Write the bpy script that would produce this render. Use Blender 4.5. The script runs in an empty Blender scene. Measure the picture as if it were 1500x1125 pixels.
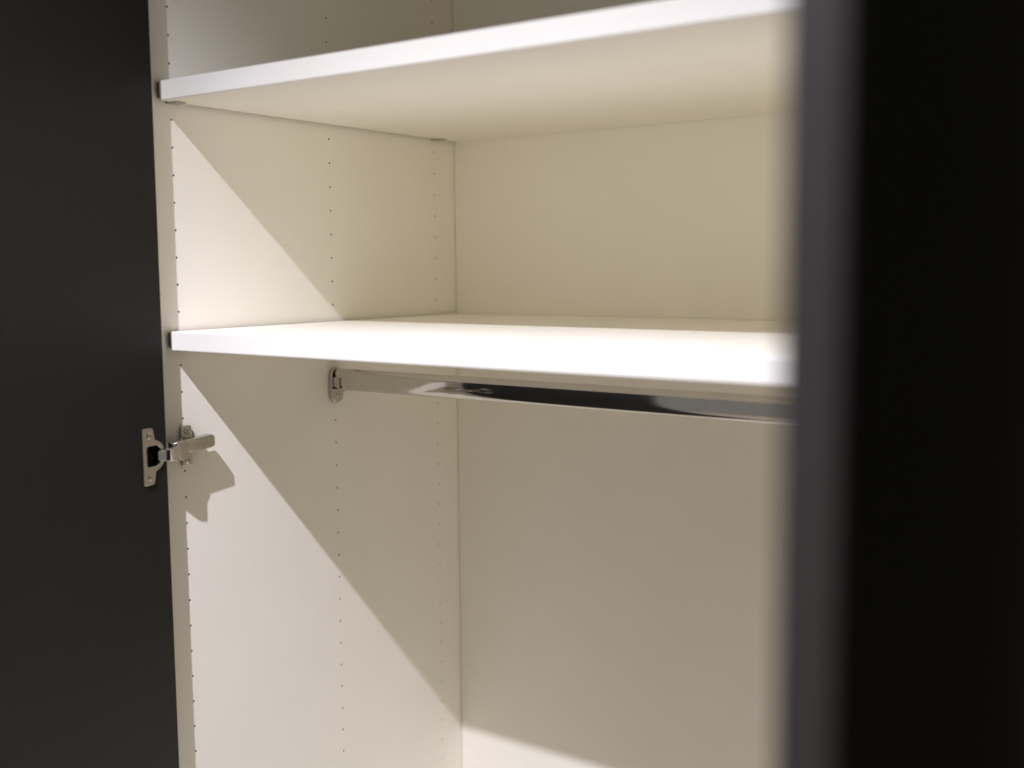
import bpy, bmesh, math, random
from mathutils import Vector, Matrix
random.seed(4)
S = bpy.context.scene
COL = S.collection
Z0 = 1.72                       # height of the reference hole row above the floor

# ------------------------------------------------------------------ camera
cam_d = bpy.data.cameras.new("camera")
cam = bpy.data.objects.new("camera", cam_d)
COL.objects.link(cam)
S.camera = cam
yaw, pitch, roll = 0.61501, -0.10499, -0.00763
fw = Vector((-math.sin(yaw) * math.cos(pitch), math.cos(yaw) * math.cos(pitch), math.sin(pitch)))
rt = Vector((math.cos(yaw), math.sin(yaw), 0))
up = rt.cross(fw)
rt2 = math.cos(roll) * rt + math.sin(roll) * up
up2 = -math.sin(roll) * rt + math.cos(roll) * up
M = Matrix((rt2, up2, -fw)).transposed().to_4x4()
M.translation = Vector((1.09008, -0.82054, Z0 - 0.17337))
cam.matrix_world = M
cam_d.sensor_width = 36.0
cam_d.lens = 1635.22 / 1500 * 36.0
cam_d.clip_start = 0.02
cam_d.clip_end = 60
cam_d.dof.use_dof = True
cam_d.dof.focus_distance = 1.42
cam_d.dof.aperture_fstop = 2.35
cam_d.dof.aperture_blades = 0

# ------------------------------------------------------------------ world, lamp, exposure
W = bpy.data.worlds.new("World")
S.world = W
W.use_nodes = True
bg = W.node_tree.nodes["Background"]
bg.inputs[0].default_value = (1.0, 0.955, 0.90, 1)
bg.inputs[1].default_value = 0.215

LAMP = Vector((0.48, -0.93, Z0 + 0.86))
ld = bpy.data.lights.new("ceiling_downlight", 'SPOT')
ld.energy = 200
ld.color = (1.0, 0.985, 1.14)
ld.shadow_soft_size = 0.011
ld.spot_size = math.radians(120.6)
ld.spot_blend = 0.75
lo = bpy.data.objects.new("ceiling_downlight", ld)
lo.location = LAMP
COL.objects.link(lo)

S.view_settings.view_transform = 'Standard'
S.view_settings.look = 'None'
S.view_settings.exposure = 0.0
S.view_settings.gamma = 1.0
S.view_settings.use_curve_mapping = False
S.render.engine = 'CYCLES'
S.cycles.use_denoising = True
S.cycles.max_bounces = 16
S.cycles.diffuse_bounces = 12
S.cycles.glossy_bounces = 6
S.cycles.caustics_reflective = False
S.cycles.caustics_refractive = False
S.cycles.sample_clamp_indirect = 6.0

# ------------------------------------------------------------------ materials
def new_mat(name):
    m = bpy.data.materials.new(name)
    m.use_nodes = True
    nt = m.node_tree
    return m, nt, nt.nodes["Principled BSDF"]

def noise(nt, scale, detail=4, vec=None, rough=0.55):
    n = nt.nodes.new("ShaderNodeTexNoise")
    n.inputs["Scale"].default_value = scale
    n.inputs["Detail"].default_value = detail
    n.inputs["Roughness"].default_value = rough
    if vec:
        nt.links.new(vec, n.inputs["Vector"])
    return n

def coords(nt, scale=(1, 1, 1)):
    g = nt.nodes.new("ShaderNodeNewGeometry")
    mp = nt.nodes.new("ShaderNodeMapping")
    mp.inputs["Scale"].default_value = scale
    nt.links.new(g.outputs["Position"], mp.inputs["Vector"])
    return mp.outputs["Vector"]

def mixcol(nt, fac, a, b):
    r = nt.nodes.new("ShaderNodeValToRGB")
    r.color_ramp.elements[0].color = (*a, 1)
    r.color_ramp.elements[1].color = (*b, 1)
    r.color_ramp.elements[0].position = 0.3
    r.color_ramp.elements[1].position = 0.7
    nt.links.new(fac, r.inputs[0])
    return r.outputs[0]

def bump(nt, b, h, strength, dist):
    bp = nt.nodes.new("ShaderNodeBump")
    bp.inputs["Strength"].default_value = strength
    bp.inputs["Distance"].default_value = dist
    nt.links.new(h, bp.inputs["Height"])
    nt.links.new(bp.outputs[0], b.inputs["Normal"])

def ramp_rough(nt, b, fac, lo_, hi_):
    mr = nt.nodes.new("ShaderNodeMapRange")
    mr.inputs["To Min"].default_value = lo_
    mr.inputs["To Max"].default_value = hi_
    nt.links.new(fac, mr.inputs["Value"])
    nt.links.new(mr.outputs[0], b.inputs["Roughness"])

def melamine(name, c, spread=0.012):
    m, nt, b = new_mat(name)
    v = coords(nt)
    n1 = noise(nt, 9, 5, v)
    lo_ = tuple(x - spread for x in c)
    hi_ = tuple(x + spread for x in c)
    nt.links.new(mixcol(nt, n1.outputs[0], lo_, hi_), b.inputs["Base Color"])
    n2 = noise(nt, 900, 2, v)
    bump(nt, b, n2.outputs[0], 0.06, 0.0004)
    n3 = noise(nt, 14, 4, v)
    ramp_rough(nt, b, n3.outputs[0], 0.42, 0.52)
    b.inputs["Specular IOR Level"].default_value = 0.35
    return m

M_WHITE = melamine("white_melamine", (0.932, 0.904, 0.814))
M_SHELF = melamine("white_shelf_laminate", (0.908, 0.881, 0.793))

def door_laminate():
    m, nt, b = new_mat("anthracite_laminate")
    v = coords(nt, (60, 60, 1.6))
    n1 = noise(nt, 6, 5, v)
    nt.links.new(mixcol(nt, n1.outputs[0], (0.0102, 0.0100, 0.0093), (0.0130, 0.0128, 0.0119)), b.inputs["Base Color"])
    n2 = noise(nt, 500, 2, coords(nt))
    bump(nt, b, n2.outputs[0], 0.10, 0.0004)
    ramp_rough(nt, b, n1.outputs[0], 0.44, 0.54)
    b.inputs["Specular IOR Level"].default_value = 0.25
    return m
M_DOOR = door_laminate()

def metal(name, c, r0, r1, scale=40):
    m, nt, b = new_mat(name)
    b.inputs["Metallic"].default_value = 1.0
    v = coords(nt)
    n1 = noise(nt, scale, 4, v)
    lo_ = tuple(x * 0.95 for x in c)
    nt.links.new(mixcol(nt, n1.outputs[0], lo_, c), b.inputs["Base Color"])
    ramp_rough(nt, b, n1.outputs[0], r0, r1)
    return m
M_CHROME = metal("chromed_tube", (0.69, 0.66, 0.62), 0.03, 0.12, 45)
M_NICKEL = metal("nickel_plated_steel", (0.60, 0.56, 0.505), 0.05, 0.12, 160)
M_STEEL = metal("dull_zinc", (0.5, 0.47, 0.42), 0.3, 0.45, 200)

def flat(name, c, r, scale=80):
    m, nt, b = new_mat(name)
    n1 = noise(nt, scale, 4, coords(nt))
    nt.links.new(mixcol(nt, n1.outputs[0], tuple(x * 0.85 for x in c), tuple(x * 1.1 for x in c)), b.inputs["Base Color"])
    b.inputs["Roughness"].default_value = r
    return m
M_EDGE = flat("dark_edge_band", (0.027, 0.0235, 0.0215), 0.38, 300)
M_GAP_SHADE = flat("gap_shade_grey", (0.13, 0.105, 0.105), 0.7, 300)  # dark grey standing in for shade in the shelf end gaps
M_CHIP = flat("raw_chipboard_bore", (0.055, 0.04, 0.028), 0.9, 900)
M_BLACK = flat("black_plastic", (0.012, 0.012, 0.012), 0.5)
M_WALL = flat("painted_plaster", (0.80, 0.77, 0.70), 0.9, 5)
M_PIN = flat("grey_plastic", (0.42, 0.39, 0.34), 0.45)

def floor_mat():
    m, nt, b = new_mat("wood_floor")
    v = coords(nt, (1.2, 14, 1))
    n1 = noise(nt, 3, 6, v)
    nt.links.new(mixcol(nt, n1.outputs[0], (0.48, 0.41, 0.32), (0.60, 0.52, 0.42)), b.inputs["Base Color"])
    b.inputs["Roughness"].default_value = 0.45
    return m
M_FLOOR = floor_mat()

# ------------------------------------------------------------------ helpers
WORLD_LOC = {}
def link_mesh(name, verts, faces, mats, parent=None, fmats=None, smooth=False, bevel=0.0, seg=2, origin=None):
    me = bpy.data.meshes.new(name)
    vs = [Vector(v) for v in verts]
    if origin is None:
        lo_ = Vector((min(v[i] for v in vs) for i in range(3)))
        hi_ = Vector((max(v[i] for v in vs) for i in range(3)))
        origin = (lo_ + hi_) / 2
    origin = Vector(origin)
    me.from_pydata([v - origin for v in vs], [], faces)
    if not isinstance(mats, (list, tuple)):
        mats = [mats]
    for m in mats:
        me.materials.append(m)
    if fmats:
        me.polygons.foreach_set("material_index", fmats)
    bm = bmesh.new(); bm.from_mesh(me)
    bmesh.ops.remove_doubles(bm, verts=bm.verts, dist=1e-6)
    bmesh.ops.recalc_face_normals(bm, faces=bm.faces)
    bm.to_mesh(me); bm.free()
    if smooth:
        me.shade_smooth()
        me.set_sharp_from_angle(angle=math.radians(35))
    o = bpy.data.objects.new(name, me)
    COL.objects.link(o)
    if parent:
        o.parent = parent
        o.location = origin - WORLD_LOC[parent.name]
    else:
        o.location = origin
    WORLD_LOC[o.name] = origin
    if bevel:
        md = o.modifiers.new("bevel", 'BEVEL')
        md.width = bevel; md.segments = seg; md.limit_method = 'ANGLE'; md.angle_limit = math.radians(40)
        md.harden_normals = False
        me.shade_smooth()
        me.set_sharp_from_angle(angle=math.radians(35))
    return o

def box_data(x0, x1, y0, y1, z0, z1):
    v = [(x, y, z) for x in (x0, x1) for y in (y0, y1) for z in (z0, z1)]
    f = [(0, 1, 3, 2), (4, 6, 7, 5), (0, 4, 5, 1), (2, 3, 7, 6), (0, 2, 6, 4), (1, 5, 7, 3)]
    return v, f

def box(name, b, mat, parent=None, bevel=0.0, **k):
    v, f = box_data(*b)
    return link_mesh(name, v, f, mat, parent, bevel=bevel, **k)

def bored_board(name, x_face, x_back, y0, y1, z0, z1, holes, mats, parent, nseg=10):
    """Board whose x_face side carries drilled round holes (y, z, radius, depth)."""
    sgn = 1 if x_face > x_back else -1
    V, F, FM = [], [], []
    def add(pts, m=0):
        i = len(V); V.extend(pts); F.append(tuple(range(i, i + len(pts)))); FM.append(m)
    ys, zs = {y0, y1}, {z0, z1}
    for (y, z, r, d) in holes:
        a = r * 1.25
        ys |= {round(y - a, 6), round(y + a, 6)}; zs |= {round(z - a, 6), round(z + a, 6)}
    ys, zs = sorted(ys), sorted(zs)
    H = {(round(y, 5), round(z, 5)): (y, z, r, d) for (y, z, r, d) in holes}
    for i in range(len(ys) - 1):
        for j in range(len(zs) - 1):
            ya, yb, za, zb = ys[i], ys[i + 1], zs[j], zs[j + 1]
            h = H.get((round((ya + yb) / 2, 5), round((za + zb) / 2, 5)))
            if h is None:
                add([(x_face, ya, za), (x_face, yb, za), (x_face, yb, zb), (x_face, ya, zb)])
                continue
            y, z, r, d = h
            n = 8 if nseg < 16 else 48
            ring, sq = [], []
            for k in range(n):
                t = 2 * math.pi * k / n + math.pi / 4
                c, s = math.cos(t), math.sin(t)
                m = max(abs(c), abs(s))
                ring.append((y + r * c, z + r * s))
                sq.append((y + (yb - ya) / 2 * c / m, z + (zb - za) / 2 * s / m))
            xb = x_face - sgn * d
            for k in range(n):
                l = (k + 1) % n
                add([(x_face, *sq[k]), (x_face, *sq[l]), (x_face, *ring[l]), (x_face, *ring[k])])
                add([(x_face, *ring[k]), (x_face, *ring[l]), (xb, *ring[l]), (xb, *ring[k])], 1)
            add([(xb, *q) for q in ring], 1)
    # back and rims, following the same break lines
    for i in range(len(ys) - 1):
        for zz in (z0, z1):
            add([(x_face, ys[i], zz), (x_face, ys[i + 1], zz), (x_back, ys[i + 1], zz), (x_back, ys[i], zz)])
    for j in range(len(zs) - 1):
        for yy in (y0, y1):
            add([(x_face, yy, zs[j]), (x_face, yy, zs[j + 1]), (x_back, yy, zs[j + 1]), (x_back, yy, zs[j])])
    for i in range(len(ys) - 1):
        for j in range(len(zs) - 1):
            add([(x_back, ys[i], zs[j]), (x_back, ys[i + 1], zs[j]), (x_back, ys[i + 1], zs[j + 1]), (x_back, ys[i], zs[j + 1])])
    return link_mesh(name, V, F, mats, parent, fmats=FM)

def extrude_x(name, loop, x0, x1, mat, parent, hole=None, bevel=0.0, seg=2):
    """Prism of a (y, z) outline between x0 and x1, optionally with a hole loop of the same count."""
    n = len(loop)
    V = [(x0, *p) for p in loop] + [(x1, *p) for p in loop]
    F = [(i, (i + 1) % n, n + (i + 1) % n, n + i) for i in range(n)]
    if hole:
        V += [(x0, *p) for p in hole] + [(x1, *p) for p in hole]
        for i in range(n):
            j = (i + 1) % n
            F += [(2 * n + i, 2 * n + j, 3 * n + j, 3 * n + i), (i, j, 2 * n + j, 2 * n + i), (n + i, n + j, 3 * n + j, 3 * n + i)]
    else:
        F += [tuple(range(n)), tuple(range(n, 2 * n))]
    return link_mesh(name, V, F, mat, parent, smooth=True, bevel=bevel, seg=seg)

def round_poly(pts, seg=5):
    """pts: (u, v, radius) corners -> rounded outline."""
    out = []
    n = len(pts)
    for i in range(n):
        p = Vector(pts[i][:2]); a = Vector(pts[i - 1][:2]); b = Vector(pts[(i + 1) % n][:2]); r = pts[i][2]
        if r <= 0:
            out.append(tuple(p)); continue
        da, db = (a - p).normalized(), (b - p).normalized()
        ang = da.angle(db)
        t = min(r / math.tan(ang / 2), (a - p).length * 0.49, (b - p).length * 0.49)
        p0, p1 = p + da * t, p + db * t
        for k in range(seg + 1):
            s = k / seg
            out.append(tuple((1 - s) ** 2 * p0 + 2 * s * (1 - s) * p + s * s * p1))
    return out

def radial(loop, c, n=96):
    """Resample a star-shaped outline at n even angles about c."""
    out = []
    m = len(loop)
    for k in range(n):
        t = 2 * math.pi * k / n
        d = (math.cos(t), math.sin(t))
        best = 0
        for i in range(m):
            ax, ay = loop[i][0] - c[0], loop[i][1] - c[1]
            bx, by = loop[(i + 1) % m][0] - c[0], loop[(i + 1) % m][1] - c[1]
            ex, ey = bx - ax, by - ay
            den = d[0] * ey - d[1] * ex
            if abs(den) < 1e-12:
                continue
            s = (ax * ey - ay * ex) / den
            q = (ax * d[1] - ay * d[0]) / den
            if s > 0 and -1e-6 <= q <= 1 + 1e-6:
                best = max(best, s)
        out.append((c[0] + d[0] * best, c[1] + d[1] * best))
    return out

def lathe_x(name, prof, cy, cz, mat, parent, n=28, cross=0.0):
    """Turned part about an x axis; prof = [(x, radius)]."""
    V, F = [], []
    for (x, r) in prof:
        for k in range(n):
            t = 2 * math.pi * k / n
            V.append((x, cy + r * math.cos(t), cz + r * math.sin(t)))
    for i in range(len(prof) - 1):
        for k in range(n):
            l = (k + 1) % n
            F.append((i * n + k, i * n + l, (i + 1) * n + l, (i + 1) * n + k))
    F.append(tuple(range(n)))
    F.append(tuple(range((len(prof) - 1) * n, len(prof) * n)))
    return link_mesh(name, V, F, mat, parent, smooth=True)

def cross_screw(x, y, z, r, parent, ang=0.4, mat=None):
    """Pan-head screw with a pressed cross: head with a recessed plus."""
    V, F = [], []
    n = 32
    def star(k, ri, ro):
        t = 2 * math.pi * k / n + ang
        w = abs(math.cos(2 * (t - ang)))
        return ri + (ro - ri) * (w ** 6)
    rings = [(x - 0.0005, [r] * n), (x + 0.0006, [r] * n), (x + 0.0013, [r * 0.82] * n), (x + 0.0015, [r * 0.66] * n),
             (x + 0.0014, [star(k, r * 0.16, r * 0.56) for k in range(n)]),
             (x - 0.0002, [star(k, r * 0.10, r * 0.36) for k in range(n)])]
    for (xx, rr) in rings:
        for k in range(n):
            t = 2 * math.pi * k / n + ang
            V.append((xx, y + rr[k] * math.cos(t), z + rr[k] * math.sin(t)))
    for i in range(len(rings) - 1):
        for k in range(n):
            l = (k + 1) % n
            F.append((i * n + k, i * n + l, (i + 1) * n + l, (i + 1) * n + k))
    F.append(tuple(range(n))); F.append(tuple(range((len(rings) - 1) * n, len(rings) * n)))
    return link_mesh("screw", V, F, mat or M_NICKEL, parent, smooth=True)

def sweep(name, sections, mat, parent, bevel=0.0, seg=2):
    """Loft closed loops of equal count, capped at both ends."""
    n = len(sections[0])
    V = [p for s in sections for p in s]
    F = []
    for i in range(len(sections) - 1):
        for k in range(n):
            l = (k + 1) % n
            F.append((i * n + k, i * n + l, (i + 1) * n + l, (i + 1) * n + k))
    F.append(tuple(range(n))); F.append(tuple(range((len(sections) - 1) * n, len(sections) * n)))
    return link_mesh(name, V, F, mat, parent, smooth=True, bevel=bevel, seg=seg)

# ------------------------------------------------------------------ setting
fl = box("floor", (-1.0, 3.0, -3.2, 0.62, -0.05, 0.0), M_FLOOR); fl["kind"] = "structure"
wb = box("wall", (-1.0, 3.0, 0.62, 0.70, 0.001, 2.7), M_WALL); wb["kind"] = "structure"
wp = box("added_dark_blocker", (0.988, 3.0, 0.004, 0.615, 0.001, 2.5), M_DOOR); wp["kind"] = "structure"  # unseen dark block, added so the right door's outer face stays black

# ------------------------------------------------------------------ wardrobe carcass
IW = 0.964                     # inner width
D = 0.5708                     # inner depth
T = 0.018
HT = 2.36
wr = bpy.data.objects.new("wardrobe", None)
wr.location = (IW / 2, D / 2, 0)
wr.empty_display_size = 0.1
COL.objects.link(wr)
WORLD_LOC["wardrobe"] = Vector(wr.location)
wr["label"] = "open white wardrobe with dark grey doors, two shelves and a chrome clothes rail"
wr["category"] = "wardrobe"

COLS = (0.037, 0.2961, 0.5213)
rows = [Z0 - 0.032 * k for k in range(-15, 47)]
HOLES = [(y, z, 0.0013, 0.012) for y in COLS for z in rows]
sp = bored_board("side_panel", 0.0, -T, 0.0, 0.60, 0.0, HT, HOLES, [M_WHITE, M_CHIP], wr)
sp["label"] = "white left side panel drilled with three rows of small holes"
bored_board("side_panel", IW, IW + T, 0.0, 0.60, 0.0, HT, HOLES, [M_WHITE, M_CHIP], wr)
box("back_panel", (0.0013, IW - 0.0013, D, D + 0.006, 0.098, HT - T), M_WHITE, wr)
box("top_panel", (0.0004, IW - 0.0004, 0.002, D - 0.0006, HT - T, HT - 0.0005), M_WHITE, wr, bevel=0.0008)
box("bottom_panel", (0.0004, IW - 0.0004, 0.002, D - 0.0006, 0.08, 0.098), M_WHITE, wr, bevel=0.0008)
box("plinth", (0.0004, IW - 0.0004, 0.02, 0.038, 0.0, 0.0795), M_WHITE, wr, bevel=0.0008)

# shelves
ZU, ZL, TH = Z0 + 0.0190, Z0 - 0.24656, 0.0224
GAP = 0.006
s1 = box("shelf", (GAP, IW - GAP, 0.0165, D - 0.0012, ZU, ZU + TH), M_SHELF, wr, bevel=0.0011, seg=3)
s1["label"] = "upper white shelf"
s2 = box("shelf", (GAP, IW - GAP, 0.0185, D - 0.0012, ZL - TH, ZL), M_SHELF, wr, bevel=0.0011, seg=3)
s2["label"] = "lower white shelf above the rail"

for sh_, y_, z_ in ((s1, 0.0165, ZU), (s2, 0.0185, ZL - TH)):  # added dark fillers: shade of the gap between shelf and panel, as solid strips
    box("gap_shade", (0.0013, GAP - 0.0002, y_ + 0.0012, D - 0.003, z_ + 0.0032, z_ + TH - 0.0014), M_GAP_SHADE, sh_)
    box("gap_shade", (IW - GAP + 0.0002, IW - 0.0013, y_ + 0.0012, D - 0.003, z_ + 0.0032, z_ + TH - 0.0014), M_GAP_SHADE, sh_)

def support(y, z, side, parent):
    """Flat shelf support: a peg in the panel and a thin tongue under the shelf."""
    sx = 1 if side == 0 else -1
    x0 = 0.0 if side == 0 else IW
    v, f = [], []
    def ad(b):
        vv, ff = box_data(*b); k = len(v); v.extend(vv); f.extend([tuple(i + k for i in q) for q in ff])
    def xs(a, b): return (x0 + a, x0 + b) if sx > 0 else (x0 - b, x0 - a)
    ad((*xs(0.0002, 0.0052), y - 0.008, y + 0.008, z - 0.0016, z + 0.0008))
    ad((*xs(0.0053, 0.019), y - 0.0072, y + 0.0072, z - 0.0015, z - 0.0003))
    return link_mesh("shelf_support", v, f, M_PIN, parent)
for sh, zz in ((s1, ZU), (s2, ZL - TH)):
    for yy in (COLS[0], COLS[2]):
        for side in (0, 1):
            support(yy, zz, side, sh)

# ------------------------------------------------------------------ doors
DOORX = 0.020
ZH = Z0 - 0.3865               # hinge height
DOOR_SWING = math.radians(8.3)
DT = 0.0195                    # door thickness
def door(side):
    holes = [(-0.0255, ZH, 0.0152, 0.0125)]
    y0, y1 = -0.4955, -0.0034
    o = bored_board("door", DOORX, DOORX - DT, y0, y1, 0.06, HT - 0.004, holes, [M_DOOR, M_BLACK], wr, nseg=48)
    e = box("edge_band", (DOORX - DT + 0.0003, DOORX - 0.0003, y0 - 0.0032, y0 - 0.00005, 0.061, HT - 0.005), M_EDGE, o)
    piv = Vector((DOORX, y1, 0))
    a = DOOR_SWING if side == 0 else math.radians(-2.03)
    for ob in (o, e):
        loc = WORLD_LOC[ob.name]
        for v in ob.data.vertices:
            w = v.co + loc - piv
            x = w.x * math.cos(a) - w.y * math.sin(a); y = w.x * math.sin(a) + w.y * math.cos(a)
            q = Vector((x, y, w.z)) + piv
            if side == 1:
                q.x = IW - q.x
            v.co = q - loc
        if side == 1:
            ob.data.flip_normals()
        md = ob.modifiers.new("bevel", 'BEVEL'); md.width = 0.0009 if ob is o else 0.0026; md.segments = 2 if ob is o else 5; md.limit_method = 'ANGLE'; md.angle_limit = math.radians(50)
    return o
dl = door(0); dl["label"] = "left dark grey door swung open, inner face lit"
dr = door(1); dr["label"] = "right dark grey door standing open close to the viewer, out of focus"

# ------------------------------------------------------------------ hinge
XA = 0.0212
def rect_section(y, zc, hz, x0, x1, r):
    """Rounded rectangle in the x-z plane at depth y."""
    pts = round_poly([(x0, zc - hz, r * 0.3), (x1, zc - hz, r), (x1, zc + hz, r), (x0, zc + hz, r * 0.3)], 4)
    return [(p[0], y, p[1]) for p in pts]

ZA = ZH + 0.0025
hinge = sweep("hinge", [rect_section(0.0035, ZA - 0.0010, 0.0092, 0.0100, XA - 0.0012, 0.003),
                        rect_section(0.0060, ZA - 0.0010, 0.0098, 0.0092, XA, 0.003),
                        rect_section(0.0190, ZA - 0.0004, 0.0098, 0.0090, XA + 0.0004, 0.003),
                        rect_section(0.0215, ZA + 0.0000, 0.0086, 0.0090, XA - 0.0002, 0.0026),
                        rect_section(0.0640, ZA + 0.0030, 0.0080, 0.0090, XA - 0.0006, 0.0026),
                        rect_section(0.0655, ZA + 0.0030, 0.0074, 0.0100, XA - 0.0014, 0.002)], M_NICKEL, wr)
hinge["label"] = "nickel plated cup hinge joining the left door to the side panel"
# cover cap on the arm
sweep("cover_cap", [rect_section(0.0235, ZA + 0.0002, 0.0060, XA - 0.0010, XA + 0.0006, 0.0007),
                    rect_section(0.0250, ZA + 0.0003, 0.0064, XA - 0.0010, XA + 0.0013, 0.0007),
                    rect_section(0.0648, ZA + 0.0030, 0.0060, XA - 0.0010, XA + 0.0010, 0.0007),
                    rect_section(0.0662, ZA + 0.0030, 0.0056, XA - 0.0030, XA + 0.0001, 0.0007)], M_NICKEL, hinge)
# knuckle band
sweep("collar", [rect_section(0.0065, ZA - 0.0018, 0.0098, 0.0110, XA + 0.0010, 0.003),
                 rect_section(0.0090, ZA - 0.0024, 0.0116, 0.0110, XA + 0.0026, 0.003),
                 rect_section(0.0200, ZA - 0.0022, 0.0116, 0.0110, XA + 0.0026, 0.003),
                 rect_section(0.0262, ZA - 0.0014, 0.0100, 0.0110, XA + 0.0014, 0.003)], M_NICKEL, hinge)
# link that comes out of the cup
def bar_section(c, dirv, hz, ht, r):
    d = Vector(dirv).normalized(); n = Vector((d.y, -d.x, 0))
    pts = round_poly([(-ht, -hz, r), (ht, -hz, r), (ht, hz, r), (-ht, hz, r)], 4)
    return [tuple(Vector(c) + n * p[0] + Vector((0, 0, p[1]))) for p in pts]
zc = ZH - 0.0010
path = [(0.0095, -0.0190), (0.0180, -0.0172), (0.0255, -0.0132), (0.0295, -0.0065), (0.0298, 0.0010), (0.0275, 0.0062), (0.0225, 0.0088), (0.0180, 0.0095)]
hzs = [0.0058, 0.0060, 0.0064, 0.0070, 0.0084, 0.0090, 0.0090, 0.0088]
secs = []
for i, (px, py) in enumerate(path):
    a_, b_ = path[max(i - 1, 0)], path[min(i + 1, len(path) - 1)]
    secs.append(bar_section((px, py, zc), (b_[0] - a_[0], b_[1] - a_[1], 0), hzs[i], 0.0024, 0.0014))
sweep("link_arm", secs, M_CHROME, hinge)
inner = [(0.0125, -0.0150), (0.0170, -0.0125), (0.0205, -0.0085), (0.0222, 0.0000), (0.0215, 0.0060)]
secs = []
for i, (px, py) in enumerate(inner):
    a_, b_ = inner[max(i - 1, 0)], inner[min(i + 1, len(inner) - 1)]
    secs.append(bar_section((px, py, zc), (b_[0] - a_[0], b_[1] - a_[1], 0), 0.0056 + 0.0004 * i, 0.0017, 0.0010))
sweep("link_arm", secs, M_NICKEL, hinge)
# pivot pin
def rod(name, a, b, r, mat, parent, n=16):
    a, b = Vector(a), Vector(b); d = (b - a).normalized()
    u = d.orthogonal().normalized(); w = d.cross(u)
    V = [tuple(c + (u * math.cos(2 * math.pi * k / n) + w * math.sin(2 * math.pi * k / n)) * r) for c in (a, b) for k in range(n)]
    F = [(k, (k + 1) % n, n + (k + 1) % n, n + k) for k in range(n)] + [tuple(range(n)), tuple(range(n, 2 * n))]
    return link_mesh(name, V, F, mat, parent, smooth=True)
rod("pivot_pin", (0.0262, 0.0030, zc - 0.0094), (0.0262, 0.0030, zc + 0.0094), 0.0024, M_NICKEL, hinge)
# cup plate on the door
cc = (-0.0245, ZH)
outer = []
corners = [(-0.0423, ZH - 0.0330, 0.0035), (-0.0248, ZH - 0.0330, 0.0055), (-0.0243, ZH - 0.0190, 0.003)]
arc = [(cc[0] + 0.0170 * math.cos(t), ZH + 0.0176 * math.sin(t)) for t in [math.radians(-68 + 136 * k / 20) for k in range(21)]]
outer = round_poly(corners + [(p[0], p[1], 0) for p in arc] + [(-0.0243, ZH + 0.0190, 0.003), (-0.0248, ZH + 0.0330, 0.0055), (-0.0423, ZH + 0.0330, 0.0035)])
hole = round_poly([(-0.0362, ZH - 0.0118, 0.004), (-0.0190, ZH - 0.0118, 0.007), (-0.0140, ZH - 0.0060, 0.005), (-0.0140, ZH + 0.0060, 0.005), (-0.0190, ZH + 0.0118, 0.007), (-0.0362, ZH + 0.0118, 0.004)])
cp = extrude_x("cup_plate", radial(outer, cc, 120), DOORX + 0.0002, DOORX + 0.0021, M_NICKEL, hinge, hole=radial(hole, cc, 120), bevel=0.0006, seg=2)
# cup liner
n = 40
V, F = [], []
for (x, r) in ((DOORX - 0.0001, 0.0150), (DOORX - 0.0115, 0.0148), (DOORX - 0.0122, 0.0138)):
    for k in range(n):
        t = 2 * math.pi * k / n
        V.append((x, -0.0255 + r * math.cos(t), ZH + r * math.sin(t)))
for i in range(2):
    for k in range(n):
        F.append((i * n + k, i * n + (k + 1) % n, (i + 1) * n + (k + 1) % n, (i + 1) * n + k))
F.append(tuple(range(2 * n, 3 * n)))
link_mesh("cup", V, F, M_BLACK, hinge, smooth=True)
cross_screw(DOORX + 0.0021, -0.0322, ZH + 0.0240, 0.0036, hinge, 0.5)
cross_screw(DOORX + 0.0021, -0.0322, ZH - 0.0240, 0.0036, hinge, 0.9)
# the cup, its plate and screws swing with the door
for ob in [c for c in hinge.children if c.name.split(".")[0] in ("cup_plate", "cup", "screw")]:
    loc = WORLD_LOC[ob.name]
    piv = Vector((DOORX, -0.0034, 0))
    for v in ob.data.vertices:
        w = v.co + loc - piv
        v.co = Vector((w.x * math.cos(DOOR_SWING) - w.y * math.sin(DOOR_SWING), w.x * math.sin(DOOR_SWING) + w.y * math.cos(DOOR_SWING), w.z)) + piv - loc
# cross-shaped mounting plate on the panel
ym = 0.0385
mp = round_poly([(ym - 0.0075, ZH + 0.0260, 0.003), (ym - 0.0075, ZH + 0.0110, 0.002), (0.0160, ZH + 0.0090, 0.002), (0.0160, ZH - 0.0070, 0.002),
                 (ym - 0.0075, ZH - 0.0090, 0.002), (ym - 0.0075, ZH - 0.0225, 0.003), (ym + 0.0075, ZH - 0.0225, 0.003), (ym + 0.0075, ZH - 0.0090, 0.002),
                 (0.0600, ZH - 0.0060, 0.002), (0.0600, ZH + 0.0100, 0.002), (ym + 0.0075, ZH + 0.0110, 0.002), (ym + 0.0075, ZH + 0.0260, 0.003)], 4)
extrude_x("mounting_plate", mp, 0.0002, 0.0040, M_NICKEL, hinge, bevel=0.0007)
box("mounting_block", (0.0041, 0.0094, 0.018, 0.058, ZA - 0.0050, ZA + 0.0062), M_NICKEL, hinge, bevel=0.0008)
cross_screw(0.0040, ym, ZH + 0.0195, 0.0042, hinge, 0.2)
cross_screw(0.0040, ym, ZH - 0.0160, 0.0042, hinge, 0.7)

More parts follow.
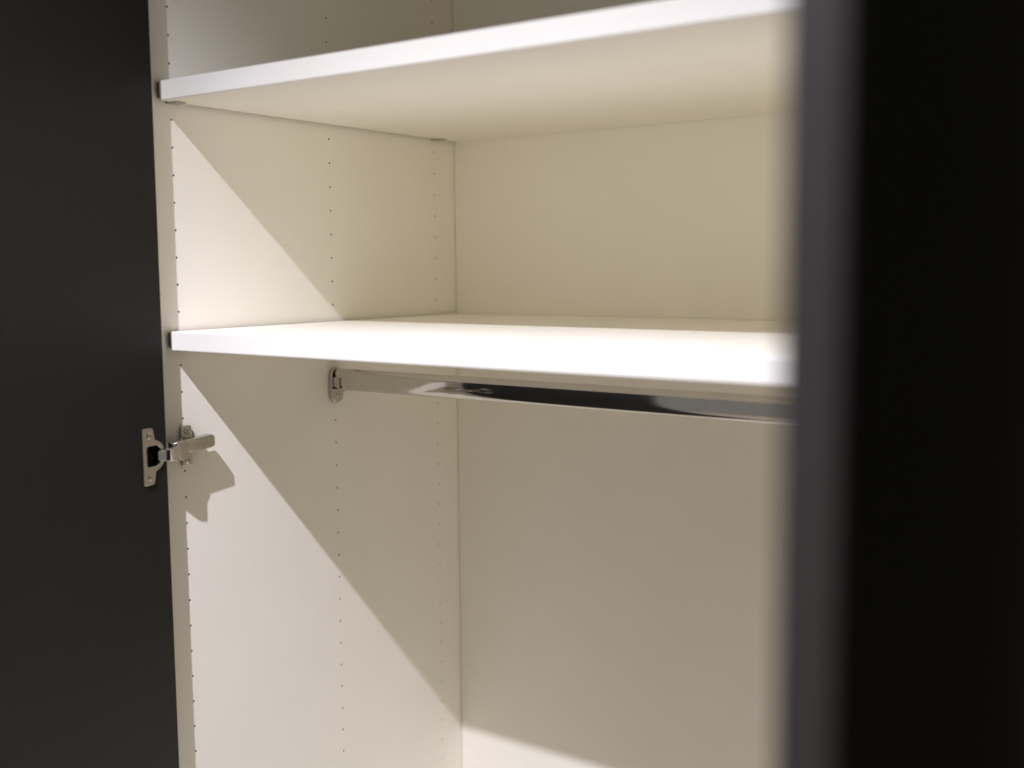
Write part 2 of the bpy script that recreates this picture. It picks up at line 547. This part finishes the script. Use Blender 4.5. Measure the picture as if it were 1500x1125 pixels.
# ------------------------------------------------------------------ hanging rail
YR, ZR = 0.2961, Z0 - 0.3262
def rail_outline(off=0.0):
    hw, hh = 0.0072 + off, 0.0148 + off
    pts = []
    n = 64
    for k in range(n):
        t = 2 * math.pi * k / n
        c, s = math.cos(t), math.sin(t)
        e = 2 / 3.1
        pts.append((YR + hw * math.copysign(abs(c) ** e, c), ZR + hh * math.copysign(abs(s) ** (2 / 2.5), s)))
    return pts
rl = rail_outline()
rail = extrude_x("hanging_rail", rl, 0.0085, IW - 0.0085, M_CHROME, wr, hole=None)
rail["label"] = "chrome oval clothes rail under the lower shelf"

def bracket(side):
    def X(x): return x if side == 0 else IW - x
    cy, zt, zb, r = YR - 0.0005, ZR + 0.0160, ZR - 0.0330, 0.0118
    st = [(cy + r * math.cos(t), zt - r + r * math.sin(t)) for t in [math.pi * k / 14 for k in range(15)]] + \
         [(cy + r * math.cos(t), zb + r + r * math.sin(t)) for t in [math.pi + math.pi * k / 14 for k in range(15)]]
    b = extrude_x("rail_bracket", st, X(0.0003), X(0.0060), M_NICKEL, rail, bevel=0.0013, seg=3)
    # cradle: a U hugging the lower part of the tube
    o_, i_ = rail_outline(0.0022), rail_outline(0.0003)
    sel = [k for k in range(64) if o_[k][1] < ZR + 0.0035]
    k0 = next(k for k in range(64) if (k in sel) and ((k - 1) % 64 not in sel))
    idx = [(k0 + j) % 64 for j in range(len(sel))]
    loop = [o_[k] for k in idx] + [i_[k] for k in reversed(idx)]
    m = len(idx)
    V = [(X(0.0061), *q) for q in loop] + [(X(0.0175), *q) for q in loop]
    N = 2 * m
    F = [(k, (k + 1) % N, N + (k + 1) % N, N + k) for k in range(N)]
    for k in range(m - 1):
        F.append((k, k + 1, N - 2 - k, N - 1 - k)); F.append((N + k, N + k + 1, 2 * N - 2 - k, 2 * N - 1 - k))
    link_mesh("rail_cradle", V, F, M_NICKEL, rail, smooth=True)
    if side == 0:
        cross_screw(0.0058, cy + 0.0005, ZR - 0.0222, 0.0036, rail, 0.3)
bracket(0); bracket(1)
